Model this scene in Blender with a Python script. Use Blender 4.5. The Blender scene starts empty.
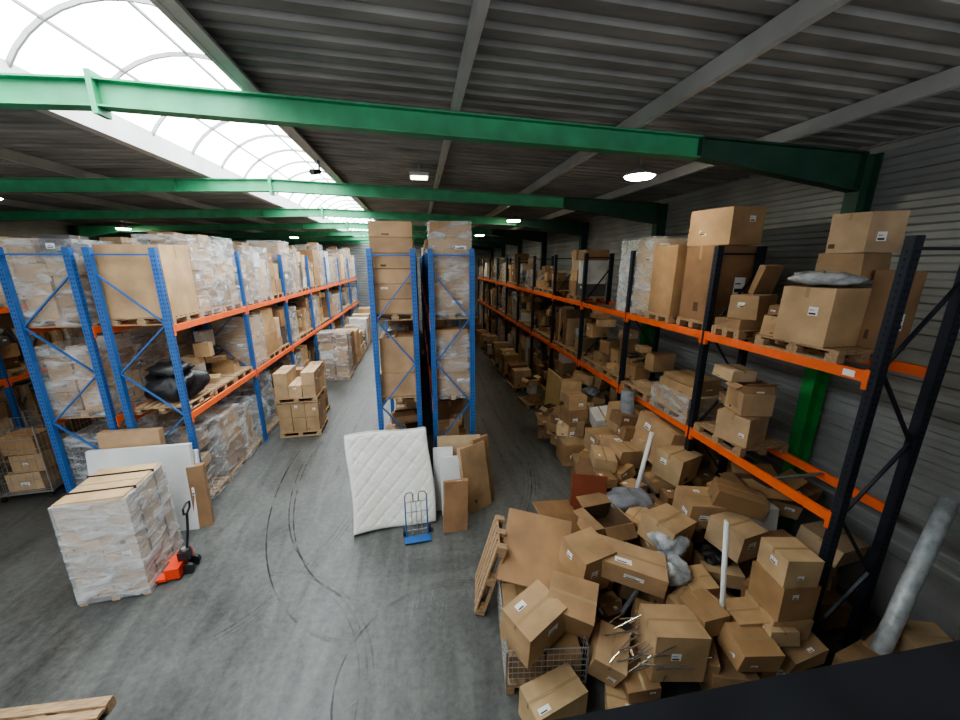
import bpy, math, random
from mathutils import Vector, Matrix, Euler
random.seed(11)
def U(a,b): return random.uniform(a,b)
RND=random.random
SC=bpy.context.scene
try: SC.view_settings.look='AgX - Medium High Contrast'
except Exception: pass
# ---------------------------------------------------------------- materials
def nmat(name,color=(.5,.5,.5),rough=.6,metal=0.0,var=.0,scale=4.0,bump=0.0,attr=False,stretch=(1,1,1),bscale=None):
    m=bpy.data.materials.new(name); m.use_nodes=True
    nt=m.node_tree; N=nt.nodes; L=nt.links
    b=N['Principled BSDF']
    b.inputs['Base Color'].default_value=(*color,1); b.inputs['Roughness'].default_value=rough; b.inputs['Metallic'].default_value=metal
    if var or bump:
        g=N.new('ShaderNodeNewGeometry'); mp=N.new('ShaderNodeMapping'); mp.inputs['Scale'].default_value=stretch
        L.new(g.outputs['Position'],mp.inputs['Vector'])
        n=N.new('ShaderNodeTexNoise'); n.inputs['Scale'].default_value=scale; n.inputs['Detail'].default_value=5
        L.new(mp.outputs[0],n.inputs['Vector'])
    src=None
    if attr:
        a=N.new('ShaderNodeAttribute'); a.attribute_name='Col'
        mx=N.new('ShaderNodeMix'); mx.data_type='RGBA'; mx.blend_type='MULTIPLY'; mx.inputs[0].default_value=1
        mx.inputs[6].default_value=(*color,1); L.new(a.outputs['Color'],mx.inputs[7]); src=mx.outputs[2]
    if var:
        mr=N.new('ShaderNodeMapRange'); mr.inputs[1].default_value=.3; mr.inputs[2].default_value=.7
        mr.inputs[3].default_value=1-var; mr.inputs[4].default_value=1+var*.6
        L.new(n.outputs[0],mr.inputs[0])
        m2=N.new('ShaderNodeMix'); m2.data_type='RGBA'; m2.blend_type='MULTIPLY'; m2.inputs[0].default_value=1
        if src: L.new(src,m2.inputs[6])
        else: m2.inputs[6].default_value=(*color,1)
        L.new(mr.outputs[0],m2.inputs[7]); src=m2.outputs[2]
    if src: L.new(src,b.inputs['Base Color'])
    if bump:
        nb=n
        if bscale:
            nb=N.new('ShaderNodeTexNoise'); nb.inputs['Scale'].default_value=bscale; L.new(mp.outputs[0],nb.inputs['Vector'])
        bp=N.new('ShaderNodeBump'); bp.inputs['Strength'].default_value=bump; bp.inputs['Distance'].default_value=.02
        L.new(nb.outputs[0],bp.inputs['Height']); L.new(bp.outputs[0],b.inputs['Normal'])
    return m
def emat(name,color,s):
    m=bpy.data.materials.new(name); m.use_nodes=True
    b=m.node_tree.nodes['Principled BSDF']; b.inputs['Base Color'].default_value=(*color,1)
    b.inputs['Emission Color'].default_value=(*color,1); b.inputs['Emission Strength'].default_value=s
    return m
CARD=nmat('cardboard',(1,1,1),.68,var=.24,scale=2.6,bump=.14,attr=True)
TAPE=nmat('packing_tape',(.40,.28,.15),.22)
LABEL=nmat('paper_label',(.78,.78,.76),.6)
INK=nmat('printed_ink',(.03,.03,.03),.6)
PRINT=nmat('carton_print',(.12,.065,.04),.8)
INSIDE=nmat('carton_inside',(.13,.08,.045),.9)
WOOD=nmat('pallet_wood',(.40,.27,.155),.8,var=.35,scale=6,stretch=(1,6,6),bump=.1)
BLUE=nmat('rack_blue_steel',(.035,.13,.37),.45,.1,var=.15,scale=5)
NAVY=nmat('rack_navy_steel',(.022,.028,.042),.45,.2,var=.2,scale=5)
ORANGE=nmat('beam_orange',(.85,.16,.045),.5,0,var=.15,scale=4)
GALV=nmat('galvanised_steel',(.42,.43,.43),.4,.7,var=.15,scale=8)
GREEN=nmat('green_painted_steel',(.055,.30,.145),.5,0,var=.25,scale=3)
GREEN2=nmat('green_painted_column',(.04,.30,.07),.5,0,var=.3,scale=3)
GREEN3=nmat('green_shaded_steel',(.022,.07,.045),.6,0,var=.35,scale=3)  # darker copy of the green, shade painted in on haunch and upper columns
PURL=nmat('purlin_steel',(.44,.45,.44),.5,.2,var=.15,scale=2)
DECK=nmat('roof_deck_metal',(.23,.23,.22),.6,.1,var=.4,scale=1.0,stretch=(1,2.5,1))
CLAD=nmat('wall_cladding',(.29,.30,.29),.5,.1,var=.25,scale=1.0)
CONC=nmat('concrete_plinth',(.30,.30,.29),.85,var=.25,scale=2,bump=.2)
DARKHOLE=nmat('dark_slot',(.01,.01,.012),.8)
BLACK=nmat('black_plastic',(.018,.018,.02),.4,var=.3,scale=8,bump=.5)
WHITE=nmat('white_panel',(.66,.67,.66),.5,var=.12,scale=2)
FOAM=nmat('mattress_fabric',(.74,.735,.67),.7,var=.08,scale=3,bump=.3,bscale=25)
PIPING=nmat('mattress_piping',(.35,.36,.36),.7)
RED=nmat('red_paint',(.65,.06,.02),.4)
DKRED=nmat('dark_red_board',(.24,.065,.03),.6,var=.1)
TUBEW=nmat('white_tube_plastic',(.68,.70,.68),.35)
ROLLW=nmat('wrapped_roll_film',(.50,.53,.54),.25,var=.3,scale=9,bump=.9)
GREYB=nmat('grey_fabric',(.20,.21,.23),.8,var=.3,scale=8,bump=.5)
CHROME=nmat('chrome_tube',(.5,.5,.5),.25,.9)
SILL=nmat('sill_dark',(.014,.015,.018),.45,var=.3,scale=10)
BAGM=nmat('plastic_bag',(.42,.44,.45),.18,var=.45,scale=7,bump=1.0)
YELB=nmat('yellow_board',(.60,.45,.21),.6,var=.1)
BRNB=nmat('brown_board',(.30,.17,.085),.6,var=.2)
SKYL=emat('skylight_polycarbonate',(.92,.97,1.0),10.0)
LAMP=emat('lamp_lens',(1.0,.93,.74),90.0)
PANELL=emat('lamp_panel_lens',(1.0,.90,.62),9.0)
def wrapmat(name,lo,hi):
    W_=bpy.data.materials.new(name); W_.use_nodes=True
    nt=W_.node_tree; N=nt.nodes; L=nt.links; b=N['Principled BSDF']
    b.inputs['Base Color'].default_value=(.68,.71,.72,1); b.inputs['Roughness'].default_value=.15
    tr=N.new('ShaderNodeBsdfTransparent'); mix=N.new('ShaderNodeMixShader'); g=N.new('ShaderNodeNewGeometry')
    mp=N.new('ShaderNodeMapping'); mp.inputs['Scale'].default_value=(1.6,1.6,4.5); mp.inputs['Rotation'].default_value=(.35,.3,0); L.new(g.outputs['Position'],mp.inputs[0])
    n=N.new('ShaderNodeTexNoise'); n.inputs['Scale'].default_value=1.6; n.inputs['Detail'].default_value=9; n.inputs['Roughness'].default_value=.55; n.inputs['Distortion'].default_value=.6; L.new(mp.outputs[0],n.inputs['Vector'])
    mr=N.new('ShaderNodeMapRange'); mr.inputs[1].default_value=.42; mr.inputs[2].default_value=.72; mr.inputs[3].default_value=lo; mr.inputs[4].default_value=hi
    L.new(n.outputs[0],mr.inputs[0]); L.new(mr.outputs[0],mix.inputs[0]); L.new(tr.outputs[0],mix.inputs[1]); L.new(b.outputs[0],mix.inputs[2])
    bp=N.new('ShaderNodeBump'); bp.inputs['Strength'].default_value=.9; bp.inputs['Distance'].default_value=.06; L.new(n.outputs[0],bp.inputs['Height']); L.new(bp.outputs[0],b.inputs['Normal'])
    L.new(mix.outputs[0],N['Material Output'].inputs[0]); return W_
WRAP=wrapmat('stretch_wrap',.14,.68); WRAP2=wrapmat('stretch_wrap_clear',.20,.62)
FLOOR=bpy.data.materials.new('worn_concrete_floor'); FLOOR.use_nodes=True
nt=FLOOR.node_tree; N=nt.nodes; L=nt.links; b=N['Principled BSDF']
g=N.new('ShaderNodeNewGeometry')
n1=N.new('ShaderNodeTexNoise'); n1.inputs['Scale'].default_value=.45; n1.inputs['Detail'].default_value=9; n1.inputs['Roughness'].default_value=.66; n1.inputs['Distortion'].default_value=.8
n2=N.new('ShaderNodeTexNoise'); n2.inputs['Scale'].default_value=11; n2.inputs['Detail'].default_value=8; n2.inputs['Roughness'].default_value=.7
mp=N.new('ShaderNodeMapping'); mp.inputs['Scale'].default_value=(1.3,.22,1)
n3=N.new('ShaderNodeTexNoise'); n3.inputs['Scale'].default_value=1.6; n3.inputs['Detail'].default_value=7; n3.inputs['Distortion'].default_value=2.2
L.new(g.outputs['Position'],mp.inputs[0]); L.new(mp.outputs[0],n3.inputs['Vector'])
for q in (n1,n2): L.new(g.outputs['Position'],q.inputs['Vector'])
cr=N.new('ShaderNodeValToRGB'); cr.color_ramp.elements[0].position=.38; cr.color_ramp.elements[0].color=(.042,.044,.042,1)
cr.color_ramp.elements[1].position=.63; cr.color_ramp.elements[1].color=(.145,.148,.138,1)
a1=N.new('ShaderNodeMath'); a1.operation='MULTIPLY_ADD'; a1.inputs[1].default_value=.34; L.new(n2.outputs[0],a1.inputs[0])
a2=N.new('ShaderNodeMath'); a2.operation='MULTIPLY'; a2.inputs[1].default_value=.40; L.new(n1.outputs[0],a2.inputs[0]); L.new(a2.outputs[0],a1.inputs[2])
a3=N.new('ShaderNodeMath'); a3.operation='MULTIPLY_ADD'; a3.inputs[1].default_value=.26; L.new(n3.outputs[0],a3.inputs[0]); L.new(a1.outputs[0],a3.inputs[2])
L.new(a3.outputs[0],cr.inputs[0]); L.new(cr.outputs[0],b.inputs['Base Color'])
mr=N.new('ShaderNodeMapRange'); mr.inputs[1].default_value=.3; mr.inputs[2].default_value=.7; mr.inputs[3].default_value=.28; mr.inputs[4].default_value=.62; L.new(n1.outputs[0],mr.inputs[0]); L.new(mr.outputs[0],b.inputs['Roughness'])
bp=N.new('ShaderNodeBump'); bp.inputs['Strength'].default_value=.2; bp.inputs['Distance'].default_value=.02; L.new(n2.outputs[0],bp.inputs['Height']); L.new(bp.outputs[0],b.inputs['Normal'])
def decal(name,col,hi):
    m=bpy.data.materials.new(name); m.use_nodes=True; nt=m.node_tree; N=nt.nodes; L=nt.links; b=N['Principled BSDF']
    b.inputs['Base Color'].default_value=(*col,1); b.inputs['Roughness'].default_value=.5
    tr=N.new('ShaderNodeBsdfTransparent'); mix=N.new('ShaderNodeMixShader'); g=N.new('ShaderNodeNewGeometry'); n=N.new('ShaderNodeTexNoise'); n.inputs['Scale'].default_value=2.0; n.inputs['Detail'].default_value=9
    L.new(g.outputs['Position'],n.inputs['Vector']); mr=N.new('ShaderNodeMapRange'); mr.inputs[1].default_value=.40; mr.inputs[2].default_value=.72; mr.inputs[3].default_value=0; mr.inputs[4].default_value=hi
    L.new(n.outputs[0],mr.inputs[0]); L.new(mr.outputs[0],mix.inputs[0]); L.new(tr.outputs[0],mix.inputs[1]); L.new(b.outputs[0],mix.inputs[2]); L.new(mix.outputs[0],N['Material Output'].inputs[0]); return m
TYRE=decal('tyre_rubber_marks',(.030,.030,.030),.40); SCR=decal('floor_scratch_marks',(.36,.36,.34),.5)
# ---------------------------------------------------------------- mesh builder
KR=[(.43,.275,.14),(.48,.32,.17),(.37,.225,.11),(.53,.37,.21),(.32,.195,.10),(.45,.29,.155),(.57,.41,.25),(.25,.145,.075)]
def tint():
    r=RND()
    if r<.07: return (.60,.59,.55)
    if r<.10: return (.09,.08,.08)
    k=random.choice(KR); s=U(.76,1.10); return tuple(c*s for c in k)
def T(x,y,z,yaw=0,rx=0,ry=0):
    return Matrix.Translation((x,y,z))@Euler((rx,ry,yaw),'XYZ').to_matrix().to_4x4()
class MB:
    def __init__(s): s.v=[];s.f=[];s.m=[];s.c=[];s.mats=[]
    def mi(s,mat):
        if mat not in s.mats: s.mats.append(mat)
        return s.mats.index(mat)
    def face(s,pts,mat,col=(1,1,1)):
        i=len(s.v); s.v+=[tuple(p) for p in pts]; s.f.append(tuple(range(i,i+len(pts)))); s.m.append(s.mi(mat)); s.c.append(col)
    def hexa(s,P,mat,col=(1,1,1)):
        i=len(s.v); s.v+=[tuple(p) for p in P]; k=s.mi(mat)
        for q in ((0,3,2,1),(4,5,6,7),(0,1,5,4),(1,2,6,5),(2,3,7,6),(3,0,4,7)):
            s.f.append(tuple(i+a for a in q)); s.m.append(k); s.c.append(col)
    def box(s,c,d,mat,col=(1,1,1),M=None,rot=None):
        x,y,z=d[0]/2,d[1]/2,d[2]/2
        P=[Vector(q) for q in ((-x,-y,-z),(x,-y,-z),(x,y,-z),(-x,y,-z),(-x,-y,z),(x,-y,z),(x,y,z),(-x,y,z))]
        if rot: e=Euler(rot).to_matrix(); P=[e@q for q in P]
        P=[q+Vector(c) for q in P]
        if M: P=[M@q for q in P]
        s.hexa(P,mat,col)
    def bar(s,p0,p1,w,h,mat,M=None,up=(0,0,1)):
        p0=Vector(p0);p1=Vector(p1); d=(p1-p0).normalized(); u=Vector(up)
        if abs(d.dot(u))>.98: u=Vector((0,1,0))
        r=d.cross(u).normalized(); u=r.cross(d)
        P=[]
        for a in (p0,p1):
            P.append([a-r*w/2-u*h/2,a+r*w/2-u*h/2,a+r*w/2+u*h/2,a-r*w/2+u*h/2])
        P=P[0]+P[1]
        if M: P=[M@q for q in P]
        s.hexa(P,mat)
    def tube(s,pts,r,mat,n=8,M=None,r2=None,caps=True,col=(1,1,1)):
        pts=[Vector(p) for p in pts]
        k=s.mi(mat); base=len(s.v); prev=None
        for i,p in enumerate(pts):
            if i==0:d=pts[1]-p
            elif i==len(pts)-1:d=p-pts[i-1]
            else:d=pts[i+1]-pts[i-1]
            d.normalize()
            u=Vector((0,0,1)) if abs(d.z)<.95 else Vector((0,1,0))
            if prev is not None: u=prev
            a=d.cross(u).normalized(); bb=a.cross(d).normalized(); prev=bb
            rr=r if r2 is None else r+(r2-r)*i/(len(pts)-1)
            for j in range(n):
                t=2*math.pi*j/n; q=p+a*math.cos(t)*rr+bb*math.sin(t)*rr
                s.v.append(tuple(M@q if M else q))
        for i in range(len(pts)-1):
            for j in range(n):
                a0=base+i*n+j;a1=base+i*n+(j+1)%n
                s.f.append((a0,a1,a1+n,a0+n)); s.m.append(k); s.c.append(col)
        if caps:
            s.f.append(tuple(base+j for j in range(n))[::-1]); s.m.append(k); s.c.append(col)
            s.f.append(tuple(base+(len(pts)-1)*n+j for j in range(n))); s.m.append(k); s.c.append(col)
    def blob(s,c,d,mat,M=None,rot=0,seed=0,n=12,m=8,flat=.6):
        n=max(n,18); m=max(m,12)
        rg=random.Random(seed+len(s.v)); base=len(s.v); k=s.mi(mat); ph=[rg.uniform(0,6) for _ in range(8)]
        cr,sr=math.cos(rot),math.sin(rot)
        for i in range(m+1):
            th=math.pi*i/m
            for j in range(n):
                a=2*math.pi*j/n
                q=.84+.12*math.sin(3*a+ph[0])*math.sin(2*th+ph[1])+.08*math.sin(5*a+ph[2]+th*3)+.05*math.sin(9*a+ph[4])*math.sin(7*th+ph[5])
                ca,sa=math.cos(a),math.sin(a); sq=1/(abs(ca)**4+abs(sa)**4)**.25*.86
                x=math.sin(th)**flat*ca*q*sq*1.1; y=math.sin(th)**flat*sa*q*sq*1.1; z=math.cos(th)*(.88+.12*math.sin(4*a+ph[3])+.06*math.sin(7*a+ph[6]))
                x*=d[0]/2;y*=d[1]/2;z*=d[2]/2
                p=Vector((c[0]+x*cr-y*sr,c[1]+x*sr+y*cr,c[2]+z)); s.v.append(tuple(M@p if M else p))
        for i in range(m):
            for j in range(n):
                a0=base+i*n+j;a1=base+i*n+(j+1)%n; s.f.append((a0,a0+n,a1+n,a1)); s.m.append(k); s.c.append((1,1,1))
    def build(s,name,smooth=False):
        xs=[v[0] for v in s.v];ys=[v[1] for v in s.v];zs=[v[2] for v in s.v]
        o=Vector(((min(xs)+max(xs))/2,(min(ys)+max(ys))/2,min(zs)))
        me=bpy.data.meshes.new(name); me.from_pydata([tuple(Vector(v)-o) for v in s.v],[],s.f)
        for m in s.mats: me.materials.append(m)
        me.polygons.foreach_set('material_index',s.m)
        if smooth: me.polygons.foreach_set('use_smooth',[True]*len(s.f))
        at=me.color_attributes.new('Col','FLOAT_COLOR','CORNER'); buf=[]
        for p,c in zip(me.polygons,s.c): buf+=[c[0],c[1],c[2],1.0]*p.loop_total
        at.data.foreach_set('color',buf)
        me.update(); ob=bpy.data.objects.new(name,me); ob.location=o; SC.collection.objects.link(ob); return ob
def patch(mb,F4,u0,u1,v0,v1,mat,off=.003,col=(1,1,1)):
    a,b_,c,d=F4; nrm=(b_-a).cross(d-a).normalized()*off
    def q(u,v): return (a*(1-u)+b_*u)*(1-v)+(d*(1-u)+c*u)*v+nrm
    mb.face([q(u0,v0),q(u1,v0),q(u1,v1),q(u0,v1)],mat,col)
def carton(mb,M,w,d,h,col=None,jit=.012,open_=False,detail=1,label=None):
    col=col or tint(); x,y=w/2,d/2
    j=lambda: U(-jit,jit)
    P=[Vector((-x+j(),-y+j(),0)),Vector((x+j(),-y+j(),0)),Vector((x+j(),y+j(),0)),Vector((-x+j(),y+j(),0)),
       Vector((-x+j(),-y+j(),h+j())),Vector((x+j(),-y+j(),h+j())),Vector((x+j(),y+j(),h+j())),Vector((-x+j(),y+j(),h+j()))]
    P=[M@q for q in P]
    sides=[(P[0],P[1],P[5],P[4]),(P[1],P[2],P[6],P[5]),(P[2],P[3],P[7],P[6]),(P[3],P[0],P[4],P[7])]
    top=(P[4],P[5],P[6],P[7])
    if not open_:
        mb.hexa(P,CARD,col)
    else:
        for q in sides: mb.face(q,CARD,col)
        mb.face((P[3],P[2],P[1],P[0]),CARD,col)
        c0=sum(P[4:8],Vector())/4
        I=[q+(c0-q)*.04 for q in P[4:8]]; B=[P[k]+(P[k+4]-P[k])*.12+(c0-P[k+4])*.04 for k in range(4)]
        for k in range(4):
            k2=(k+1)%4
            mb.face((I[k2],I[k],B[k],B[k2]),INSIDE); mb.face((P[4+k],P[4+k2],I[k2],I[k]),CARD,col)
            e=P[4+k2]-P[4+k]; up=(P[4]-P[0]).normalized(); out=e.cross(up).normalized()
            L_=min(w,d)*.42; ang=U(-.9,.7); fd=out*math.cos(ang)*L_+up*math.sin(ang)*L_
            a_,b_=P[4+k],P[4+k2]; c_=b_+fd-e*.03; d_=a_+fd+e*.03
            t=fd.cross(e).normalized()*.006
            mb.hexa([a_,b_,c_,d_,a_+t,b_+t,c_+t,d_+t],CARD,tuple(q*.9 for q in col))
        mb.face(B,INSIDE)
    if detail and not open_:
        if w>=d: patch(mb,top,0,1,.46,.54,TAPE); e=(3,1)
        else: patch(mb,top,.46,.54,0,1,TAPE); e=(0,2)
        for k in e: patch(mb,sides[k],.46,.54,.82,1,TAPE)
    if detail:
        for k in range(4):
            r=RND()
            if r<.30 or label==k:
                s=U(.5,1.0)*.3; u=U(.08,.9-s); v=U(.25,.9-s); patch(mb,sides[k],u,u+s,v,v+s*.85,LABEL,.004)
                patch(mb,sides[k],u+.1*s,u+.8*s,v+.1*s,v+.28*s,INK,.006); patch(mb,sides[k],u+.1*s,u+.6*s,v+.5*s,v+.56*s,INK,.006)
            elif r<.6:
                u=U(.05,.7); patch(mb,sides[k],u,u+U(.08,.22),.12,.12+U(.05,.16),PRINT,.004)
        if not open_ and RND()<.4:
            s=U(.5,1.)*.28; u=U(.08,.6);v=U(.08,.2) if RND()<.5 else U(.56,.7); patch(mb,top,u,u+s,v,v+s*.8,LABEL,.005); patch(mb,top,u+.1*s,u+.7*s,v+.1*s,v+.25*s,INK,.007)
def pallet(mb,M,w=1.2,d=.8,h=.144,mat=None):
    mat=mat or WOOD
    for yy in (-d/2+.05,0,d/2-.05):
        mb.box((0,yy,.011),(w,.1,.022),mat,M=M)
        for xx in (-w/2+.07,0,w/2-.07): mb.box((xx,yy,.022+.04),(.14,.1,.078),mat,M=M)
    for xx in (-w/2+.05,0,w/2-.05): mb.box((xx,0,.111),(.1,d,.022),mat,M=M)
    n=7 if d>.7 else 5
    for i in range(n):
        yy=-d/2+.06+(d-.12)*i/(n-1); mb.box((0,yy,.133),(w,.105 if i%2==0 else .09,.022),mat,M=M)
def wrapshell(mb,M,w,d,h,z0=0,mat=None):
    mb.hexa([M@Vector(q) for q in ((-w/2,-d/2,z0),(w/2,-d/2,z0),(w/2,d/2,z0),(-w/2,d/2,z0),(-w/2+.01,-d/2+.01,h),(w/2-.01,-d/2+.01,h),(w/2-.01,d/2-.01,h),(-w/2+.01,d/2-.01,h))],mat or WRAP)
def load(mb,x,y,z,w,d,h,style=None,yaw=None,wrap=None,pal=True,det=1,col=None):
    yaw=U(-.03,.03) if yaw is None else yaw
    M=T(x,y,z,yaw)
    if pal: pallet(mb,M@T(0,0,0,math.pi/2) if d>w else M,max(w,d),min(w,d)); zb=.146
    else: zb=.0
    style=style or random.choices(['brick','mixed','one','two','loose','junk'],[2.2,4,1.5,2,2,1.6])[0]
    w2,d2=w-.04,d-.04
    if style=='brick':
        nx=max(1,round(w2/U(.4,.62)));ny=max(1,round(d2/U(.38,.6)));nz=max(1,round(h/U(.3,.5))); c=col or tint()
        for k in range(nz):
            for i in range(nx):
                for j in range(ny):
                    if k==nz-1 and RND()<.15: continue
                    s=U(.90,1.08)
                    carton(mb,M@T(-w2/2+w2*(i+.5)/nx,-d2/2+d2*(j+.5)/ny,zb+h*k/nz),w2/nx-.012,d2/ny-.012,h/nz-.006,tuple(q*s for q in c),.006,detail=det)
    elif style=='one':
        carton(mb,M@T(0,0,zb),w2,d2,h,col,.015,detail=det)
        if h<1.2 and RND()<.6: carton(mb,M@T(U(-.1,.1),U(-.1,.1),zb+h,U(-.2,.2)),w2*.6,d2*.6,.3,None,.01,detail=det)
    elif style=='two':
        c=col or tint(); f=U(.4,.65)
        carton(mb,M@T(0,0,zb),w2,d2,h*f-.01,c,.012,detail=det); carton(mb,M@T(0,0,zb+h*f),w2-.07,d2-.07,h*(1-f)-.01,None if RND()<.5 else c,.012,detail=det)
    elif style=='mixed':
        nx=2 if w2>.9 else 1; ny=2 if d2>.7 else 1
        if nx==1 and ny==1: ny=2
        for i in range(nx):
            for j in range(ny):
                zz=zb; H_=h*U(.68,1.1)
                while zz<zb+H_-.15:
                    hh=min(U(.22,.7),zb+H_-zz+.05); fw,fd=w2/nx*U(.78,.97),d2/ny*U(.78,.97)
                    carton(mb,M@T(-w2/2+w2*(i+.5)/nx,-d2/2+d2*(j+.5)/ny,zz,U(-.05,.05)),fw,fd,hh-.006,col,.012,detail=det); zz+=hh
    elif style=='junk':
        yy=-d2/2+.06
        while yy<d2/2-.1:
            t=U(.06,.2); r=RND(); hh=h*U(.55,1.05)
            if r<.6: carton(mb,M@T(U(-.05,.05),yy+t/2,zb,U(-.08,.08),U(-.06,.06)),w2*U(.6,1),t*.9,hh,None,.01,detail=det)
            elif r<.75: mb.box((0,yy+t/2,zb+hh/2),(w2*U(.6,1),.04,hh),random.choice([WHITE,GREYB,YELB,BRNB]),M=M,rot=(U(-.06,.06),0,0))
            elif r<.88:
                for q in range(3): mb.tube([(U(-w2/2,w2/2),yy+.05,zb),(U(-w2/2,w2/2),yy+.05,zb+hh)],U(.02,.06),random.choice([TUBEW,GREYB,YELB]),8,M=M)
            else:
                t=.4; mb.blob((0,min(yy+.2,d2/2-.2),zb+hh*.35),(w2*.9,.42,hh*.7),random.choice([BLACK,BAGM,GREYB]),M=M,flat=.4)
            yy+=t+.02
    else:
        hm={}
        for _ in range(int(18*w*d*max(h,.5))):
            bw,bd,bh=U(.22,.6),U(.2,.45),U(.12,.42); px=U(-w2/2+bw/2,w2/2-bw/2) if w2>bw else 0; py=U(-d2/2+bd/2,d2/2-bd/2) if d2>bd else 0
            cells=[(a,b_) for a in range(int((px-bw/2)/.1)-1,int((px+bw/2)/.1)+2) for b_ in range(int((py-bd/2)/.1)-1,int((py+bd/2)/.1)+2)]
            zz=max(hm.get(c,zb) for c in cells)
            if zz+bh>zb+h*1.05: continue
            for c in cells: hm[c]=zz+bh
            if RND()<.08: mb.blob((px,py,zz+bh/2),(bw,bd,bh),random.choice([BLACK,BAGM,GREYB]),M=M,flat=.35)
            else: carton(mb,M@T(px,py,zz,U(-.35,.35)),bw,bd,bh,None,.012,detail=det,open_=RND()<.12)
    if wrap is None: wrap=(style in('brick','mixed','one','two') and RND()<.4)
    if wrap: wrapshell(mb,M,w+.01,d+.01,zb+h*1.03,.03)
# ---------------------------------------------------------------- shell
mb=MB(); mb.box((-3.5,15,-.1),(22,38,.2),FLOOR); mb.build('floor')
def strip(mb,pts,w,mat,z=.004):
    pts=[Vector((*p,z)) for p in pts]
    for i in range(len(pts)-1):
        d=(pts[i+1]-pts[i]).normalized(); r=Vector((-d.y,d.x,0))*w/2
        d2=(pts[min(i+2,len(pts)-1)]-pts[min(i+1,len(pts)-2)]).normalized(); r2=Vector((-d2.y,d2.x,0))*w/2
        mb.face([pts[i]-r,pts[i]+r,pts[i+1]+r2,pts[i+1]-r2],mat)
def arcp(cx,cy,r,a0,a1,n=24,ry=None):
    ry=ry or r
    return [(cx+r*math.cos(math.radians(a0+(a1-a0)*i/n)),cy+ry*math.sin(math.radians(a0+(a1-a0)*i/n))) for i in range(n+1)]
mb=MB(); k=0
for (cx,cy,r,a0,a1,ry) in ((-.9,9.5,2.1,178,262,4.6),(-.9,9.3,2.5,175,265,5.1),(.4,9.5,2.3,275,350,4.3),(.5,9.3,2.0,275,352,3.8),(-3.6,9.0,2.2,-70,-5,4.6),(-2.9,3.4,2.0,-20,80,2.2),(.2,3.6,1.4,70,200,1.3),(-1.5,9.5,1.6,180,250,4.0)):
    for o in (0,.05,.09): k+=1; strip(mb,arcp(cx+o,cy,r+o,a0+U(-6,6),a1+U(-6,6),ry=ry+o),.025,TYRE,.003+.0002*k)
for x in (-2.9,-2.1,-1.5,1.9,2.5,3.0):
    for o in (0,.05): strip(mb,[(x+o+.08*math.sin(i*.6+x),8.5+i*1.0) for i in range(22)],.03,TYRE,.0085)
mb.build('tyre_marks')
mb=MB()
for k in range(12): x=-.45+.055*k; a=U(-.1,.1); strip(mb,[(x,4.15+a),(x+.12,4.75+a+U(-.1,.2))],.012,SCR,.0095)
for k in range(18): x,y=U(-3.5,2),U(3.2,6); a=U(0,3); l=U(.05,.4); strip(mb,[(x,y),(x+l*math.cos(a),y+l*math.sin(a))],.013,SCR,.0095)
mb.build('floor_scratches')
def cladwall(name,axis,pos,a0,a1,z0,z1,face,mat=CLAD):
    mb=MB(); z=z0; pr=.2; prof=[]
    while z<z1:
        for dz,o in ((0,0),(.07,0),(.095,.035),(.175,.035)):
            if z+dz<=z1: prof.append((z+dz,o))
        z+=pr
    prof.append((z1,0))
    for (z_,o),(zz,oo) in zip(prof,prof[1:]):
        if axis=='x': q=[(pos-face*o,a0,z_),(pos-face*o,a1,z_),(pos-face*oo,a1,zz),(pos-face*oo,a0,zz)]
        else: q=[(a0,pos-face*o,z_),(a1,pos-face*o,z_),(a1,pos-face*oo,zz),(a0,pos-face*oo,zz)]
        mb.face(q,mat)
    c=((a0+a1)/2)
    if axis=='x': mb.box((pos+face*.12,c,(z0+z1)/2),(.12,a1-a0,z1-z0),mat)
    else: mb.box((c,pos+face*.12,(z0+z1)/2),(a1-a0,.12,z1-z0),mat)
    return mb.build(name)
cladwall('wall_right','x',6.5,-3,34,1.0,6.75,1)
cladwall('wall_left','x',-14,-3,34,0,6.75,-1)
cladwall('wall_far','y',33,-14,6.6,0,7.0,1)
mb=MB(); mb.box((6.55,15.5,.5),(.22,37,1.0),CONC); mb.build('wall_right_plinth')
mb=MB(); mb.box((1.8,.14,2.2),(9.4,.12,4.4),CONC); mb.build('wall_back')
mb=MB(); mb.box((1.8,.14,4.45),(9.4,.30,.10),SILL); mb.build('window_sill')
XR,XL=-1.69,-4.30
def zr(x): return 6.62+.03*(6.4-x) if x>-3.05 else 6.62+.03*9.45-.03*(-3.05-x)
def roof(name,xa,xb):
    mb=MB(); y=-3.0; prof=[]
    while y<33.5:
        prof+=[(y,0),(y+.12,0),(y+.145,.04),(y+.215,.04)]; y+=.24
    for (y0,o0),(y1,o1) in zip(prof,prof[1:]):
        mb.face([(xa,y0,zr(xa)+o0),(xa,y1,zr(xa)+o1),(xb,y1,zr(xb)+o1),(xb,y0,zr(xb)+o0)],DECK)
    mb.hexa([(xa,-3,zr(xa)+.06),(xb,-3,zr(xb)+.06),(xb,33.5,zr(xb)+.06),(xa,33.5,zr(xa)+.06),(xa,-3,zr(xa)+.16),(xb,-3,zr(xb)+.16),(xb,33.5,zr(xb)+.16),(xa,33.5,zr(xa)+.16)],DECK)
    mb.build(name)
roof('ceiling',XR,6.7); roof('ceiling_left',-14.2,XL)
for x in (.47,2.65,4.75,-6.6,-8.8,-11.0):
    mb=MB(); z=zr(x)-.085
    mb.box((x,15,z),(.012,36,.16),PURL); mb.box((x+.03,15,z+.075),(.07,36,.012),PURL); mb.box((x+.03,15,z-.075),(.07,36,.012),PURL); mb.build('ceiling_purlin')
mb=MB()
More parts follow.
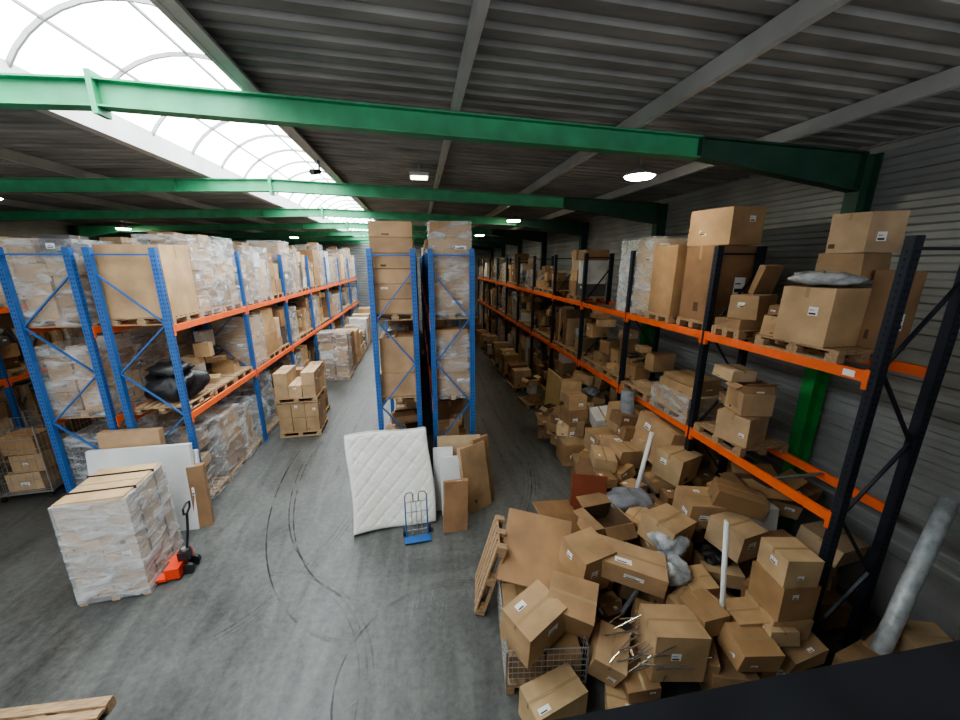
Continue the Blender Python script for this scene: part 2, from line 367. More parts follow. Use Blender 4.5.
for x,s in ((XR,1),(XL,-1)):
    mb.box((x-s*.03,15.2,zr(x)+.05),(.05,36.6,.34),PURL); mb.box((x+s*.03,15.2,zr(x)-.10),(.16,36.6,.03),PURL)
cx=(XR+XL)/2; rw=(XR-XL)/2; zc=zr(XR)+.18; rise=.75; Rr=(rw*rw+rise*rise)/(2*rise); th=math.asin(rw/Rr); na=14
def arc(i,dr=0): a=-th+2*th*i/na; return (cx+(Rr+dr)*math.sin(a), zc-(Rr-rise)+(Rr+dr)*math.cos(a))
for i in range(na):
    (x0,z0),(x1,z1)=arc(i),arc(i+1)
    mb.face([(x0,-3,z0),(x0,33.4,z0),(x1,33.4,z1),(x1,-3,z1)],SKYL)
y=-2.6
while y<33:
    for i in range(na):
        (x0,z0),(x1,z1)=arc(i,-.03),arc(i+1,-.03); mb.bar((x0,y,z0),(x1,y,z1),.03,.05,DECK)
    y+=1.15
for i in (3,7,11):
    x0,z0=arc(i,-.03); mb.bar((x0,-3,z0),(x0,33.4,z0),.03,.03,DECK)
mb.build('window_skylight')
for fi,Y in enumerate((4.8,9.4,14.0,18.6,23.2,27.8,32.0)):
    mb=MB()
    def ib(x0,x1,dz0=.25,dz1=.25,G=GREEN):
        t0,t1=zr(x0)-.17,zr(x1)-.17; w=.16
        mb.hexa([(x0,Y-w/2,t0-.018),(x1,Y-w/2,t1-.018),(x1,Y+w/2,t1-.018),(x0,Y+w/2,t0-.018),(x0,Y-w/2,t0),(x1,Y-w/2,t1),(x1,Y+w/2,t1),(x0,Y+w/2,t0)],G)
        mb.hexa([(x0,Y-w/2,t0-dz0),(x1,Y-w/2,t1-dz1),(x1,Y+w/2,t1-dz1),(x0,Y+w/2,t0-dz0),(x0,Y-w/2,t0-dz0+.018),(x1,Y-w/2,t1-dz1+.018),(x1,Y+w/2,t1-dz1+.018),(x0,Y+w/2,t0-dz0+.018)],G)
        mb.hexa([(x0,Y-.006,t0-dz0),(x1,Y-.006,t1-dz1),(x1,Y+.006,t1-dz1),(x0,Y+.006,t0-dz0),(x0,Y-.006,t0),(x1,Y-.006,t1),(x1,Y+.006,t1),(x0,Y+.006,t0)],G)
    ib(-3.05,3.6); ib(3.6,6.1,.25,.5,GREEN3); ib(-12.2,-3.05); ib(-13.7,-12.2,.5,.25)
    for x in (-3.05,-4.9): mb.box((x,Y,zr(x)-.295),(.014,.16,.24),GREEN)
    mb.box((-3.05,Y,zr(-3.05)-.30),(.05,.18,.38),GREEN)
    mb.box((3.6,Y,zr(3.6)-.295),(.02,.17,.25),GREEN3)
    for x in (6.22,-13.75):
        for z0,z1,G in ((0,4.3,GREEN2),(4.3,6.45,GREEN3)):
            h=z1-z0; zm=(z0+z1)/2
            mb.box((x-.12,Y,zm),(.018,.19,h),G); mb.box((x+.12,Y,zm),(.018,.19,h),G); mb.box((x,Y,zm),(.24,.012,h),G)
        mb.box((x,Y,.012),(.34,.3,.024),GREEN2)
    mb.build('roof_portal_frame')
def highbay(x,y):
    z=zr(x)-.34; mb=MB()
    mb.tube([(x,y,z+.30),(x,y,z+.16)],.012,GALV,6); mb.tube([(x,y,z+.16),(x,y,z+.06)],.08,GALV,16,r2=.14); mb.tube([(x,y,z+.06),(x,y,z)],.2,PURL,24,r2=.25)
    mb.tube([(x,y,z+.0),(x,y,z-.03)],.235,LAMP,24,r2=.2)
    mb.build('high_bay_lamp')
for x,y in ((3.65,6.2),(3.3,13.2),(3.3,20.5),(3.3,27),(-11.6,18.0),(-9.3,10.5),(-7.2,25),(-.6,20)): highbay(x,y)
mb=MB(); x,y=.1,7.9; z=zr(x)-.24
mb.box((x,y,z+.03),(.36,.36,.06),PURL); mb.box((x,y,z-.006),(.31,.31,.012),PANELL); mb.tube([(x,y,z+.06),(x,y,z+.225)],.012,GALV,6); mb.build('square_panel_lamp')
mb=MB(); mb.tube([(-1.75,7.5,zr(-1.9)-.35),(-1.66,7.7,zr(-1.9)-.3)],.05,BLACK,12,r2=.04); mb.bar((-1.66,7.7,zr(-1.9)-.3),(-1.66,7.7,zr(-1.9)-.1),.03,.03,BLACK); mb.build('security_camera')
# ---------------------------------------------------------------- racks
L1,L2,HT=2.13,3.87,5.25
def rack(xf,depth,ys,post,name,hi=HT,beam=ORANGE,holes=3):
    mb=MB(); xb=xf+depth; s=1 if depth>0 else -1
    for k,y in enumerate(ys):
        for x in (xf+s*.05,xb-s*.05):
            yo=-.045; mb.box((x,y+yo,hi/2),(.1,.008,hi),post); mb.box((x-.046,y,hi/2),(.008,.09,hi),post); mb.box((x+.046,y,hi/2),(.008,.09,hi),post)
            mb.box((x,y,.008),(.16,.14,.016),post)
            if k<holes:
                z=.15
                while z<hi-.1:
                    for dx in (-.02,.02): mb.box((x+dx,y+yo-.005,z),(.012,.002,.03),DARKHOLE)
                    mb.box((x-s*(.046 if x==xf+s*.05 else -.046)-s*.0045*(1 if x==xf+s*.05 else -1),y,z),(.002,.02,.03),DARKHOLE); z+=.075
        a,c=xf+s*.09,xb-s*.09; z=.3; fl=0
        mb.bar((a,y,z),(c,y,z),.04,.03,post)
        while z+.95<hi:
            if fl==0: mb.bar((a,y,z),(c,y,z+.9),.035,.025,post)
            else: mb.bar((c,y,z),(a,y,z+.9),.035,.025,post)
            fl=1-fl; z+=.9
        mb.bar((a,y,hi-.12),(c,y,hi-.12),.04,.03,post)
    for y0,y1 in zip(ys,ys[1:]):
        for zz in (L1,L2):
            for x in (xf+s*.02,xb-s*.02):
                mb.box((x,(y0+y1)/2,zz-.06),(.045,y1-y0-.09,.12),beam)
                for yy in (y0+.05,y1-.05): mb.box((x-s*.0,yy,zz-.09),(.055,.05,.22),beam)
            for q in (.33,.67): mb.bar((xf+s*.02,y0+(y1-y0)*q,zz-.02),(xb-s*.02,y0+(y1-y0)*q,zz-.02),.04,.03,GALV)
    return mb.build(name)
ysL=[7.65+3.15*i for i in range(8)]
ysC=[7.5+3.0*i for i in range(8)]
ysR=[3.08+2.45*i for i in range(12)]
ysFL=[4.6+3.15*i for i in range(9)]
rack(-4.5,-1.1,ysL,BLUE,'pallet_rack'); rack(-6.9,1.1,ysL,BLUE,'pallet_rack')
rack(-.93,.9,ysC,BLUE,'pallet_rack'); rack(1.1,-.9,ysC,BLUE,'pallet_rack')
rack(4.7,.88,ysR,NAVY,'pallet_rack',holes=4)
rack(-10.4,-1.1,ysFL,BLUE,'pallet_rack')
mb=MB(); mb.box((4.695,3.3,3.81),(.004,.12,.07),LABEL); mb.build('bay_label_plate')
# ---------------------------------------------------------------- stock
def stock(xc,depth,ys,lev,hr,n,name,skip=None,styles=None,wrapp=None):
    for bi,(y0,y1) in enumerate(zip(ys,ys[1:])):
        mb=MB(); got=False
        for k in range(n):
            if skip and skip(bi,k): continue
            sl=(y1-y0-.14)/n; y=y0+.07+sl*(k+.5); det=1 if y0<19 else 0
            load(mb,xc,y,lev,depth,sl-.06,U(*hr),style=random.choice(styles) if styles else None,det=det,wrap=None if wrapp is None else RND()<wrapp); got=True
        if got: mb.build(name)
for lev,hr,st in ((0.0,(1.2,1.7),['mixed','loose','junk','junk','two']),(L1,(.9,1.4),['mixed','loose','junk','two','loose']),(L2,(1.15,1.75),['mixed','brick','two','one','mixed'])):
    wl=.6 if lev>3 else .4
    stock(-5.05,1.0,ysL,lev,hr,3,'palletised_cartons',styles=st,wrapp=wl,skip=(lambda b,k:b==0 and k==0) if lev in (L1,L2) else None)
    stock(-6.35,1.0,ysL,lev,hr,3,'palletised_cartons',styles=st,wrapp=.6)
    stock(-.48,.8,ysC,lev,(1.15,1.75) if lev>3 else hr,3,'palletised_cartons',styles=['brick','brick','mixed'] if lev>3 else st,skip=lambda b,k:b==0 and k==0)
    stock(.65,.8,ysC,lev,(1.15,1.75) if lev>3 else hr,3,'palletised_cartons',styles=['brick','brick','mixed'] if lev>3 else st,skip=lambda b,k:b==0 and k==0)
    stock(-10.95,1.0,ysFL,lev,hr,3,'palletised_cartons',styles=st,wrapp=.3)
mb=MB(); load(mb,-5.05,8.25,L2,1.05,1.0,1.30,'one',0,False,col=(.47,.31,.17)); mb.build('palletised_cartons')
mb=MB(); M=T(-5.05,8.25,L1,0); pallet(mb,M@T(0,0,0,math.pi/2),1.0,.95); mb.blob((-5.0,8.25,L1+.45),(1.1,1.1,.62),BLACK,n=26,m=14,flat=.35); mb.blob((-4.95,8.1,L1+.82),(.8,.7,.28),BLACK,n=20,m=12,flat=.4); mb.build('black_bagged_goods',True)
for xc in (-.48,.65):
    mb=MB()
    M=T(xc,8.05,L2); pallet(mb,M,.9,.84); c=(.42,.265,.145)
    for k in range(6):
        for i in range(2):
            s=U(.88,1.08); carton(mb,M@T(0,-.22+.44*i,.146+k*.29,U(-.02,.02)),.82-U(0,.04),.43,.284,tuple(q*s for q in c),.008)
    wrapshell(mb,M,.86,.9,.146+6*.292,.03) if xc>0 else None
    mb.build('palletised_cartons')
    mb=MB(); load(mb,xc,8.05,L1,.8,.9,1.25,'two' if xc<0 else 'mixed',0,wrap=xc>0,col=(.42,.27,.15)); mb.build('palletised_cartons')
    mb=MB(); load(mb,xc,8.1,0,.8,.9,1.5,'loose',0,wrap=False); mb.build('palletised_cartons')
stock(5.14,.8,ysR[3:],L2,(.6,1.35),2,'loose_parcels_on_pallets',styles=['loose','mixed','loose','two','junk','mixed'],wrapp=.25,skip=lambda b,k:RND()<.03)
stock(5.14,.8,ysR[2:],L1,(.9,1.5),2,'loose_parcels_on_pallets',styles=['loose','mixed','loose','junk'],wrapp=.15)
stock(5.14,.8,ysR[3:],0,(1.4,1.85),2,'loose_parcels_on_pallets',styles=['mixed','loose','junk','mixed'],wrapp=.2)
mb=MB(); M=T(5.1,4.0,L2,math.pi/2); pallet(mb,M,1.1,.8); mb.build('wooden_pallet')
Zp=L2+.148
def one(x,y,z,w,d,h,yaw=0,rx=0,ry=0,col=None,open_=False,name='cardboard_box',label=None):
    mb=MB(); carton(mb,T(x,y,z,yaw,rx,ry),w,d,h,col,.012,open_,1,label); return mb.build(name)
one(5.0,3.95,Zp,.62,.62,.70,.05,label=3,col=(.50,.34,.19)); one(5.34,3.5,Zp,.28,.3,.9,0,col=(.28,.17,.09))
one(5.25,3.95,Zp+.78,.45,.5,.30,.1,col=(.34,.22,.12)); one(5.28,3.9,Zp+1.09,.45,.45,.45,-.1,col=(.48,.34,.21)); one(4.9,4.42,Zp,.3,.25,.28,.2); one(5.3,4.42,Zp,.3,.25,.35,0)
one(4.88,4.42,Zp+.29,.22,.2,.12,.5)
mb=MB(); mb.blob((4.92,3.98,Zp+.70+.09),(.62,.8,.18),BAGM,n=24,m=12,flat=.4); mb.build('wrapped_parcel_bag',True)
mb=MB(); load(mb,5.14,5.12,L2,.85,.55,.14,'one',0,wrap=False,col=(.30,.19,.1)); mb.build('loose_parcels_on_pallets')
one(5.1,5.08,Zp+.15,.55,.4,.35,.35,0,0,(.40,.26,.14)); one(5.3,5.2,Zp+.51,.4,.1,.45,.2,.25,0,(.30,.19,.10))
mb=MB(); load(mb,5.2,5.98,L2,.82,.76,1.25,'one',0,wrap=False,col=(.26,.15,.08)); mb.build('palletised_cartons')
one(5.2,6.0,Zp+1.26,.7,.8,.58,.15,0,0,(.42,.27,.145),label=3)
mb=MB(); load(mb,5.1,6.8,L2,.85,.72,1.3,'one',0,wrap=False,col=(.40,.245,.125)); mb.build('palletised_cartons')
mb=MB(); load(mb,5.14,7.52,L2,.85,.66,1.45,'brick',0,wrap=True,col=(.48,.36,.24)); mb.build('palletised_cartons')
mb=MB(); load(mb,5.0,8.3,L2,.5,.5,1.6,'one',0,wrap=True,pal=False,col=(.6,.6,.58)); mb.build('wrapped_furniture')
mb=MB(); load(mb,5.14,4.95,L1,.85,1.0,1.05,'loose',0,wrap=False); mb.build('loose_parcels_on_pallets')
one(4.95,4.75,L1+.15,.5,.5,.45,.3,col=(.48,.33,.19)); one(5.0,4.75,L1+.62,.45,.45,.35,-.2,col=(.45,.30,.17))
mb=MB(); load(mb,5.1,6.15,L1,.85,1.1,.35,'brick',0,wrap=True); load(mb,5.1,6.15,L1+.5,.7,.9,.28,'two',.1,wrap=False,pal=False); mb.build('palletised_cartons')
mb=MB(); load(mb,5.1,7.35,L1,.85,1.05,.9,'loose',0,wrap=False); mb.build('loose_parcels_on_pallets')
HM={}
POSTS=[(px,py) for py in ysR for px in (4.75,5.53)]
def heap(name,n,samp,cap,sz=(.25,.7),tilt=.22,opn=.06,junk=.16):
    mb=MB()
    for _ in range(n):
        x,y=samp(); bw,bd,bh=U(*sz),U(sz[0],sz[1]*.8),U(.15,sz[1]*.7); r=max(bw,bd)*.42
        if min(math.hypot(x-px,y-py) for px,py in POSTS)<r*.8: continue
        cells=[(a,b_) for a in range(int((x-r)/.1),int((x+r)/.1)+1) for b_ in range(int((y-r)/.1),int((y+r)/.1)+1)]
        hs=sorted(HM.get(c,0) for c in cells); z=hs[int(len(hs)*.8)]
        if z+bh*.6>cap(x,y): continue
        tl=tilt if z>.05 else 0; q=RND()
        if q<junk*.3: bh=min(bh,.22); mb.blob((x,y,z+bh/2),(bw,bd,bh),random.choice([BLACK,BAGM,GREYB,BLACK]),rot=U(0,3),flat=.35)
        elif q<junk*.8: mb.box((x,y,z+.12),(bw*1.2,.03,bd),random.choice([WHITE,YELB,BRNB,DKRED,BRNB]),rot=(U(.9,1.5),U(-.3,.3),U(0,3))); bh=.15
        elif q<junk: mb.tube([(x-bw*.6,y-.2,z+.05),(x+bw*.6,y+.2,z+U(.1,.5))],.03,random.choice([TUBEW,YELB,GREYB]),8); bh=.1
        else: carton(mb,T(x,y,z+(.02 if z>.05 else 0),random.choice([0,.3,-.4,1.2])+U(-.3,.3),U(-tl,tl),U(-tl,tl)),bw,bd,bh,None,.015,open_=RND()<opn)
        for c in cells: HM[c]=max(HM.get(c,0),z+bh*.95)
    return mb.build(name)
def capA(x,y):
    v=.25+.35*min(1,max(0,(x-1.6)/1.6))
    if x>3.2: v+=.3
    if y>4.4: v+=.15
    return v
heap('cardboard_box_pile',300,lambda:(lambda x:(x,U(2.75,4.3+min(2.0,(x-1.0)*.75))))(U(2.0,4.3)),capA,sz=(.28,.62),tilt=.22,junk=.2)
heap('cardboard_box_pile',900,lambda:(U(4.3,5.9),U(3.4,10.3)),lambda x,y:1.4+.3*math.sin(y*2)-(.5 if y<4.2 else 0),sz=(.3,.75),tilt=.2,junk=.14)
heap('cardboard_box_pile',220,lambda:(U(3.5,4.4),U(5.5,10.0)),lambda x,y:.9+.3*math.sin(y*3+1),sz=(.3,.65),tilt=.1)
mb=MB(); M=T(1.38,3.75,0,-.12); w,d,h=.95,1.15,.52
pallet(mb,M@T(0,0,0,math.pi/2),1.15,.95)
for a in (-w/2,w/2):
    for c in (-d/2,d/2): mb.tube([(a,c,.14),(a,c,h+.14)],.014,GALV,6,M=M)
for (sx,sy,ex,ey) in ((-w/2,-d/2,w/2,-d/2),(-w/2,d/2,w/2,d/2),(-w/2,-d/2,-w/2,d/2),(w/2,-d/2,w/2,d/2)):
    for i in range(7): z=.16+h*i/6; mb.tube([(sx,sy,z),(ex,ey,z)],.009 if i==6 else .005,GALV,4,M=M)
    for i in range(1,14): q=i/14; mb.tube([(sx+(ex-sx)*q,sy+(ey-sy)*q,.14),(sx+(ex-sx)*q,sy+(ey-sy)*q,h+.14)],.004,GALV,4,M=M)
for i in range(2):
    for j in range(2): carton(mb,M@T(-.22+.44*i,-.27+.54*j,.15),.42,.5,U(.3,.42))
mb.build('wire_mesh_container')
one(1.20,3.42,.62,.62,.46,.46,.5,.08,-.08,(.44,.29,.155),label=0)
one(1.74,3.62,.66,.56,.46,.5,-.5,.40,.1,(.36,.22,.11),label=0)
one(2.05,3.25,.30,.34,.46,.4,-.5,.3,.25,(.45,.30,.17),label=0)
one(2.72,3.0,.42,.60,.46,.58,-.15,-.08,.06,(.45,.30,.16),label=0)
one(1.30,2.93,.02,.66,.36,.40,.25,0,0,(.50,.35,.19))
one(2.62,3.85,.92,.95,.42,.30,-.5,.12,.10,(.45,.29,.16),label=0)
one(2.10,4.05,.70,.5,.5,.6,.3,.1,.05,(.40,.25,.13),label=0)
one(2.75,4.75,.80,.65,.5,.35,.3,.1,.15,(.38,.24,.13),open_=True)
one(3.5,4.3,.95,.6,.5,.4,.4,.1,.1,(.46,.31,.17),label=0)
one(3.3,3.35,.55,.5,.42,.35,.3,.1,-.1,(.40,.26,.14),label=0)
one(3.4,2.85,.05,.5,.42,.45,-.3,0,0,(.36,.23,.12),label=0)
one(4.35,3.95,1.0,.5,.5,.4,.2,.05,.05,(.48,.34,.2),label=0); one(4.2,4.5,1.1,.55,.5,.38,-.2,.05,.05,(.42,.28,.15),label=0)
mb=MB(); mb.box((0,0,0),(.95,1.0,.05),CARD,(.34,.20,.10),M=T(1.52,4.35,1.0,-.35,.55,.12)); mb.build('flat_cardboard_panel')
mb=MB(); mb.box((0,0,0),(.75,.9,.03),BRNB,M=T(2.15,4.85,.95,.3,.35,.25)); mb.build('brown_board')
mb=MB(); mb.box((0,0,0),(.6,.04,.75),DKRED,M=T(2.72,5.25,1.12,-.2,-.25,.08)); mb.build('red_brown_board')
mb=MB(); pallet(mb,Matrix.Translation((.90,4.62,.60))@Matrix.Rotation(-.16,4,'Z')@Matrix.Rotation(-1.30,4,'Y')@Matrix.Translation((0,0,-.07)),1.2,.7); mb.build('wooden_pallet')
zz=0
for i,(w,d,h) in enumerate(((.5,.5,.55),(.45,.45,.48),(.46,.42,.45),(.40,.40,.34))):
    one(4.12,3.0,zz,w,d,h-.005,U(-.3,.3),col=KR[i],label=0); zz+=h
one(3.75,3.05,0,.4,.4,.5,.2,col=KR[1]); one(3.72,3.05,.5,.4,.38,.45,-.1,col=KR[5],label=0)
zz=0
for i,(w,d,h) in enumerate(((.6,.6,.55),(.55,.5,.5),(.5,.5,.42),(.45,.42,.36))):
    one(3.75,8.35,zz,w,d,h-.005,U(-.15,.15),col=KR[(i+2)%7],label=0); zz+=h
mb=MB(); mb.tube([(3.45,3.0,.3),(3.60,3.4,1.95)],.03,TUBEW,14); mb.build('white_plastic_tube',True)
mb=MB(); mb.tube([(3.65,5.3,1.1),(4.1,5.7,2.0)],.04,TUBEW,14); mb.build('white_plastic_tube',True)
mb=MB()
for _ in range(30):
    x,y=U(1.9,2.5),U(2.75,3.3); a=U(-.5,.9); l=U(.4,.8); z=U(.5,.85)
    mb.tube([(x,y,z),(x+math.cos(a)*l*.5,y+math.sin(a)*l*.3,z+U(-.1,.12)),(x+math.cos(a)*l,y+math.sin(a)*l*.5,z+U(-.1,.1))],.009,CHROME,6)
mb.build('chrome_tube_bundle')
mb=MB()
for c,d in (((3.15,3.75,1.0),(.7,.55,.28)),((3.4,4.05,1.15),(.55,.5,.28))): mb.blob(c,d,BAGM,n=26,m=14,flat=.35)
mb.build('clear_plastic_bag',True)
mb=MB(); mb.blob((3.4,5.1,1.1),(.9,.65,.25),GREYB,n=20,m=12,flat=.35); mb.build('grey_fabric_bundle',True)
mb=MB(); mb.tube([(4.45,7.0,.9),(4.4,7.1,2.3)],.14,GREYB,16); mb.build('rolled_carpet',True)
mb=MB(); mb.tube([(5.0,2.52,.70),(5.2,2.59,1.03),(5.45,2.69,1.4),(5.75,2.8,1.85),(6.04,2.91,2.3)],.085,ROLLW,18); mb.build('wrapped_carpet_roll',True)
one(4.85,2.45,.0,.5,.45,.65,.2,col=(.30,.19,.10)); one(5.35,2.5,0,.6,.5,.7,.3,col=(.36,.23,.13)); one(5.45,2.42,.71,.45,.4,.25,-.3,col=(.44,.31,.18))
mb=MB()
for x in (5.6,6.15): mb.tube([(x,2.3,0),(x,2.3,1.55)],.014,CHROME,8)
mb.tube([(5.6,2.3,1.55),(6.15,2.3,1.55)],.014,CHROME,8); mb.tube([(5.6,2.3,.9),(6.15,2.3,.9)],.012,CHROME,8); mb.tube([(5.6,2.1,.02),(5.6,2.5,.02)],.014,CHROME,8); mb.tube([(6.15,2.1,.02),(6.15,2.5,.02)],.014,CHROME,8); mb.build('garment_rail')
one(4.55,6.25,1.15,.32,1.0,.8,.1,.1,.15,(.44,.29,.16),label=3); one(4.55,7.35,1.2,.5,.8,.6,.1,.1,.05,(.46,.32,.18)); one(4.5,5.5,1.2,.6,.5,.5,.4,.1,.05,(.48,.34,.19),label=3)
one(4.05,6.6,.85,.6,.7,.5,.15,.05,.1,(.45,.30,.17),label=3); one(4.0,7.3,.8,.55,.55,.45,.1,.05,0,(.40,.26,.14))
mb=MB(); mb.box((4.15,10.9,.8),(.06,1.25,1.55),YELB,rot=(0,.06,0)); mb.build('yellow_board_panel')
# ---------------------------------------------------------------- centre front
def mattress():
    W,Hh,Th=1.55,1.85,.2; nx,nz=100,120; mb=MB(); k=mb.mi(FOAM)
    M=T(-.62,6.42,.03,.11)@Matrix.Rotation(-.33,4,'X')
    for side in (0,1):
        base=len(mb.v)
        for j in range(nz+1):
            for i in range(nx+1):
                u,v=i/nx,j/nz; e=min(u,1-u)*W; g_=min(v,1-v)*Hh; m_=min(e,g_)
                t=Th/2*(.70+.30*min(1,(m_/.09))**.5)
                if m_>.05:
                    a=(u*W+v*Hh)/.30; b_=(u*W-v*Hh)/.30
                    t-=.008*(math.exp(-((a-round(a))/.12)**2)+math.exp(-((b_-round(b_))/.12)**2))
                t+=.006*math.sin(u*9+v*4)*math.sin(v*7)
                x=(u-.5)*W+.03*math.sin(v*5)-.03*v; z=v*Hh+.02*math.sin(u*6); y=(-t if side==0 else t)+.07*math.sin(u*3.0)
                mb.v.append(tuple(M@Vector((x,y,z))))
        for j in range(nz):
            for i in range(nx):
                a0=base+j*(nx+1)+i; q=(a0,a0+1,a0+nx+2,a0+nx+1); mb.f.append(q if side==0 else q[::-1]); mb.m.append(k); mb.c.append((1,1,1))
    n1=(nx+1)*(nz+1)
    ring=[i for i in range(nx+1)]+[j*(nx+1)+nx for j in range(1,nz+1)]+[nz*(nx+1)+i for i in range(nx-1,-1,-1)]+[j*(nx+1) for j in range(nz-1,0,-1)]
    for a,b_ in zip(ring,ring[1:]+ring[:1]): mb.f.append((b_,a,a+n1,b_+n1)); mb.m.append(k); mb.c.append((1,1,1))
    pts=[Vector(mb.v[a]) for a in ring]; mb.tube([*pts,pts[0]],.009,PIPING,5,caps=False)
    pts=[Vector(mb.v[a+n1]) for a in ring]; mb.tube([*pts,pts[0]],.009,PIPING,5,caps=False)
    mb.build('mattress',True)
mattress()
mb=MB(); M=T(-.2,6.12,0,.08)@Matrix.Rotation(-.12,4,'X')
mb.box((0,-.1,.012),(.48,.22,.012),BLUE,M=M)
for x in (-.2,.2): mb.tube([(x,0,.01),(x,0,.7)],.013,BLUE,8,M=M)
for x in (-.09,.0,.09): mb.tube([(x,0,.05),(x,0,.45),(x,-.01,.72)],.007,GALV,6,M=M)
for z in (.25,.5,.7): mb.tube([(-.2,0,z),(.2,0,z)],.010,GALV,8,M=M)
for s in (-1,1):
    mb.tube([(s*.2,0,.7),(s*.2,.0,.82),(s*.16,.0,.88),(s*.08,0,.89),(s*.05,0,.84),(s*.05,0,.7)],.012,GREYB,8,M=M)
    mb.tube([(s*.22,.09,.08),(s*.26,.09,.08)],.08,BLACK,18,M=M)
mb.tube([(-.24,.09,.08),(.24,.09,.08)],.012,GALV,8,M=M); mb.build('hand_truck')
def lean(name,x,y,w,h,t,yaw,tilt,mat=CARD,col=(.42,.27,.15),z=0,roll=0):
    mb=MB(); M=T(x,y,z,yaw)@Matrix.Rotation(-tilt,4,'X')@Matrix.Rotation(roll,4,'Y')
    if mat is CARD: carton(mb,M@Matrix.Translation((0,t/2,0)),w,t,h,col,.008)
    else: mb.box((0,t/2,h/2),(w,t,h),mat,col,M=M)
    return mb.build(name)
lean('flat_cardboard_carton',.52,6.12,.46,1.0,.10,.1,.16,col=(.33,.19,.10),roll=.06)
lean('flat_cardboard_carton',1.10,6.72,.62,1.38,.12,.5,.2,col=(.43,.29,.165))
lean('flat_cardboard_carton',1.28,6.95,.45,1.45,.06,.6,.15,col=(.36,.235,.13))
lean('white_board',.6,6.65,.6,1.2,.05,.05,.2,WHITE)
lean('flat_cardboard_carton',.7,6.95,.9,1.5,.08,-.05,.15,col=(.48,.35,.22))
lean('white_board',.35,6.8,.4,1.35,.04,-.05,.15,WHITE)
# ---------------------------------------------------------------- left front
mb=MB(); M=T(-4.80,5.97,0,.10); pallet(mb,M@T(0,0,0,math.pi/2),1.04,.9)
for k in range(4):
    for i in range(2):
        for j in range(2):
            s=U(.88,1.08); c=(.47,.345,.22)
            carton(mb,M@T(-.215+.43*i,-.25+.50*j,.146+k*.38),.424,.492,.375,tuple(q*s for q in c),.006)
for k in range(2):
    for j in range(2): carton(mb,M@T(0,-.25+.5*j,.146+1.52+.03*k),.86-.03*k,.48,.028,(.52,.36,.2),.006,detail=0)
for j in (-.24,.24): mb.box((0,j,.93),(.885,.012,1.63),BLACK,M=M)
wrapshell(mb,M,.91,1.045,1.70,.03,WRAP2); wrapshell(mb,M,.925,1.06,1.69,.03,WRAP)
mb.build('stretch_wrapped_pallet')
mb=MB(); M=T(-4.0,5.95,0,math.pi+.10)
for y in (-.2,.2): mb.box((.75,y,.075),(1.1,.15,.05),RED,M=M); mb.tube([(1.2,y-.05,.045),(1.2,y+.05,.045)],.04,BLACK,12,M=M)
mb.box((.12,0,.14),(.2,.5,.18),RED,M=M); mb.box((.02,0,.3),(.14,.16,.16),BLACK,M=M); mb.tube([(.0,0,.2),(.0,0,.42)],.05,GALV,12,M=M)
for y in (-.1,.1): mb.tube([(-.05,y-.03,.09),(-.05,y+.03,.09)],.09,BLACK,16,M=M)
mb.tube([(-.02,0,.35),(-.1,0,.75),(-.14,0,1.05)],.02,BLACK,8,M=M)
mb.tube([(-.14,0,1.05),(-.145,.1,1.1),(-.155,.11,1.2),(-.16,.0,1.24),(-.155,-.11,1.2),(-.145,-.1,1.1),(-.14,0,1.05)],.016,BLACK,8,M=M)
mb.build('pallet_jack')
lean('white_board',-5.22,6.98,1.68,1.70,.09,.02,.14,WHITE)
lean('white_board',-5.2,7.14,1.7,1.5,.05,.03,.14,WHITE)
lean('flat_cardboard_carton',-4.30,7.05,.26,1.25,.16,.3,.1,col=(.28,.17,.09))
lean('flat_cardboard_carton',-4.55,7.3,.3,1.4,.1,.1,.05,col=(.43,.29,.17))
lean('flat_cardboard_carton',-5.45,7.25,1.0,1.95,.16,.02,.07,col=(.44,.29,.165))
def pl(x,y,w,d,h,st,yaw=0,wrap=False,col=None):
    mb=MB(); load(mb,x,y,0,w,d,h,st,yaw,wrap,col=col); mb.build('palletised_cartons')
mb=MB(); load(mb,-3.62,11.4,0,1.15,1.0,.9,'brick',.03,False,col=(.40,.27,.15)); load(mb,-3.62,11.4,1.06,1.15,1.0,.75,'brick',.02,False,col=(.45,.31,.18)); mb.build('palletised_cartons')
pl(-3.75,12.7,1.0,.9,1.5,'mixed')
pl(-3.7,16.9,1.2,.9,1.9,'mixed',0,True); pl(-3.75,18.2,1.2,1.0,1.7,'brick')
for i in range(7): pl(-3.7,19.6+1.35*i,1.15,1.0,U(1.2,1.9),random.choice(['brick','mixed','two']),0,RND()<.3)
pl(-4.0,13.9,.6,.5,.8,'mixed')
for i in range(9): pl(3.95,12.4+1.9*i,.8,.9,U(.7,1.5),random.choice(['mixed','loose','junk']),U(-.2,.2))
mb=MB(); pallet(mb,T(-4.35,3.45,0,-.04),1.3,.9); mb.build('wooden_pallet')
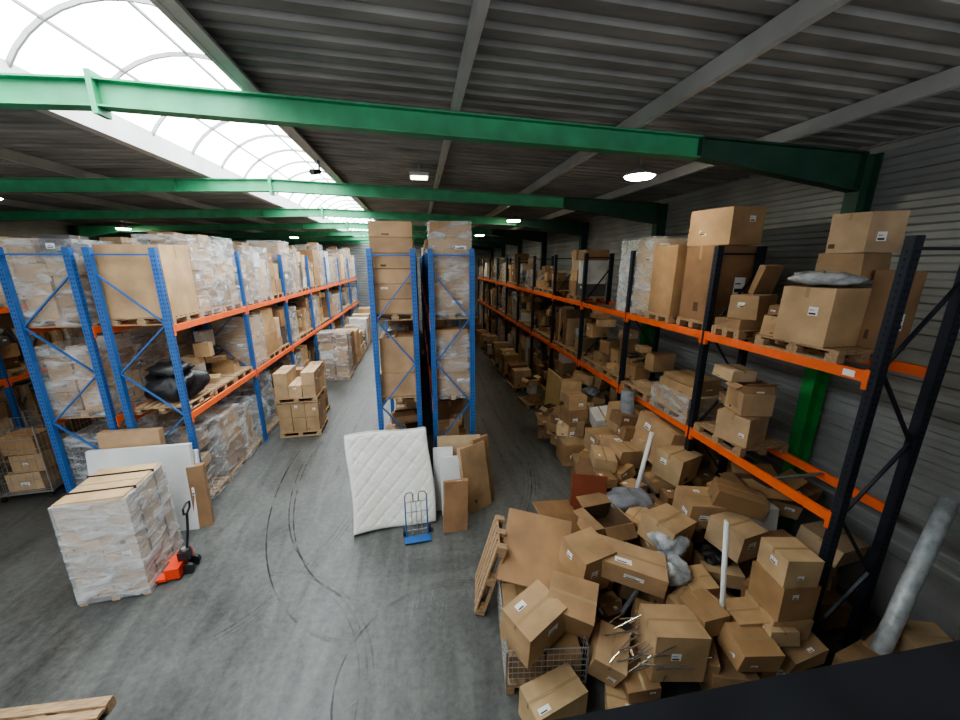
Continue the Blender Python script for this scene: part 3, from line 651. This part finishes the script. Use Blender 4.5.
def cage(x,y,yaw,name='wire_roll_cage'):
    mb=MB(); M=T(x,y,0,yaw); w,d,h=.9,.75,1.65
    for a in (-w/2,w/2):
        for c in (-d/2,d/2): mb.tube([(a,c,.12),(a,c,h)],.015,GALV,6,M=M); mb.tube([(a*.9,c-.02,.05),(a*.9,c+.02,.05)],.05,BLACK,10,M=M)
    mb.box((0,0,.14),(w,d,.03),GALV,M=M)
    for sx,sy,ex,ey in ((-w/2,-d/2,w/2,-d/2),(-w/2,d/2,w/2,d/2),(-w/2,-d/2,-w/2,d/2),(w/2,-d/2,w/2,d/2)):
        for z in [.2+.24*i for i in range(7)]: mb.tube([(sx,sy,z),(ex,ey,z)],.006,GALV,4,M=M)
        for q in [i/7 for i in range(1,7)]: mb.tube([(sx+(ex-sx)*q,sy+(ey-sy)*q,.15),(sx+(ex-sx)*q,sy+(ey-sy)*q,h)],.004,GALV,4,M=M)
    for i in range(3): carton(mb,M@T(U(-.1,.1),0,.16+i*.42,U(-.1,.1)),.6,.5,.4)
    mb.build(name)
cage(-8.6,9.0,.1); cage(-8.75,10.1,.0); cage(-9.3,7.9,.1); cage(-8.3,11.6,.05)
# ---------------------------------------------------------------- world, camera
W=bpy.data.worlds.new('World'); SC.world=W; W.use_nodes=True
W.node_tree.nodes['Background'].inputs[0].default_value=(.95,.97,1,1); W.node_tree.nodes['Background'].inputs[1].default_value=1.9
psi=math.radians(9.2); p=math.radians(14.6)
Rv=Vector((math.cos(psi),-math.sin(psi),0)); Fh=Vector((math.sin(psi),math.cos(psi),0)); Z=Vector((0,0,1))
F=Fh*math.cos(p)-Z*math.sin(p); Up=Fh*math.sin(p)+Z*math.cos(p)
cam=bpy.data.cameras.new('camera'); co=bpy.data.objects.new('camera',cam); SC.collection.objects.link(co)
co.matrix_world=Matrix(((Rv.x,Up.x,-F.x,0),(Rv.y,Up.y,-F.y,0),(Rv.z,Up.z,-F.z,5),(0,0,0,1)))
cam.sensor_width=36; cam.lens=375/960*36; cam.clip_start=.05; SC.camera=co
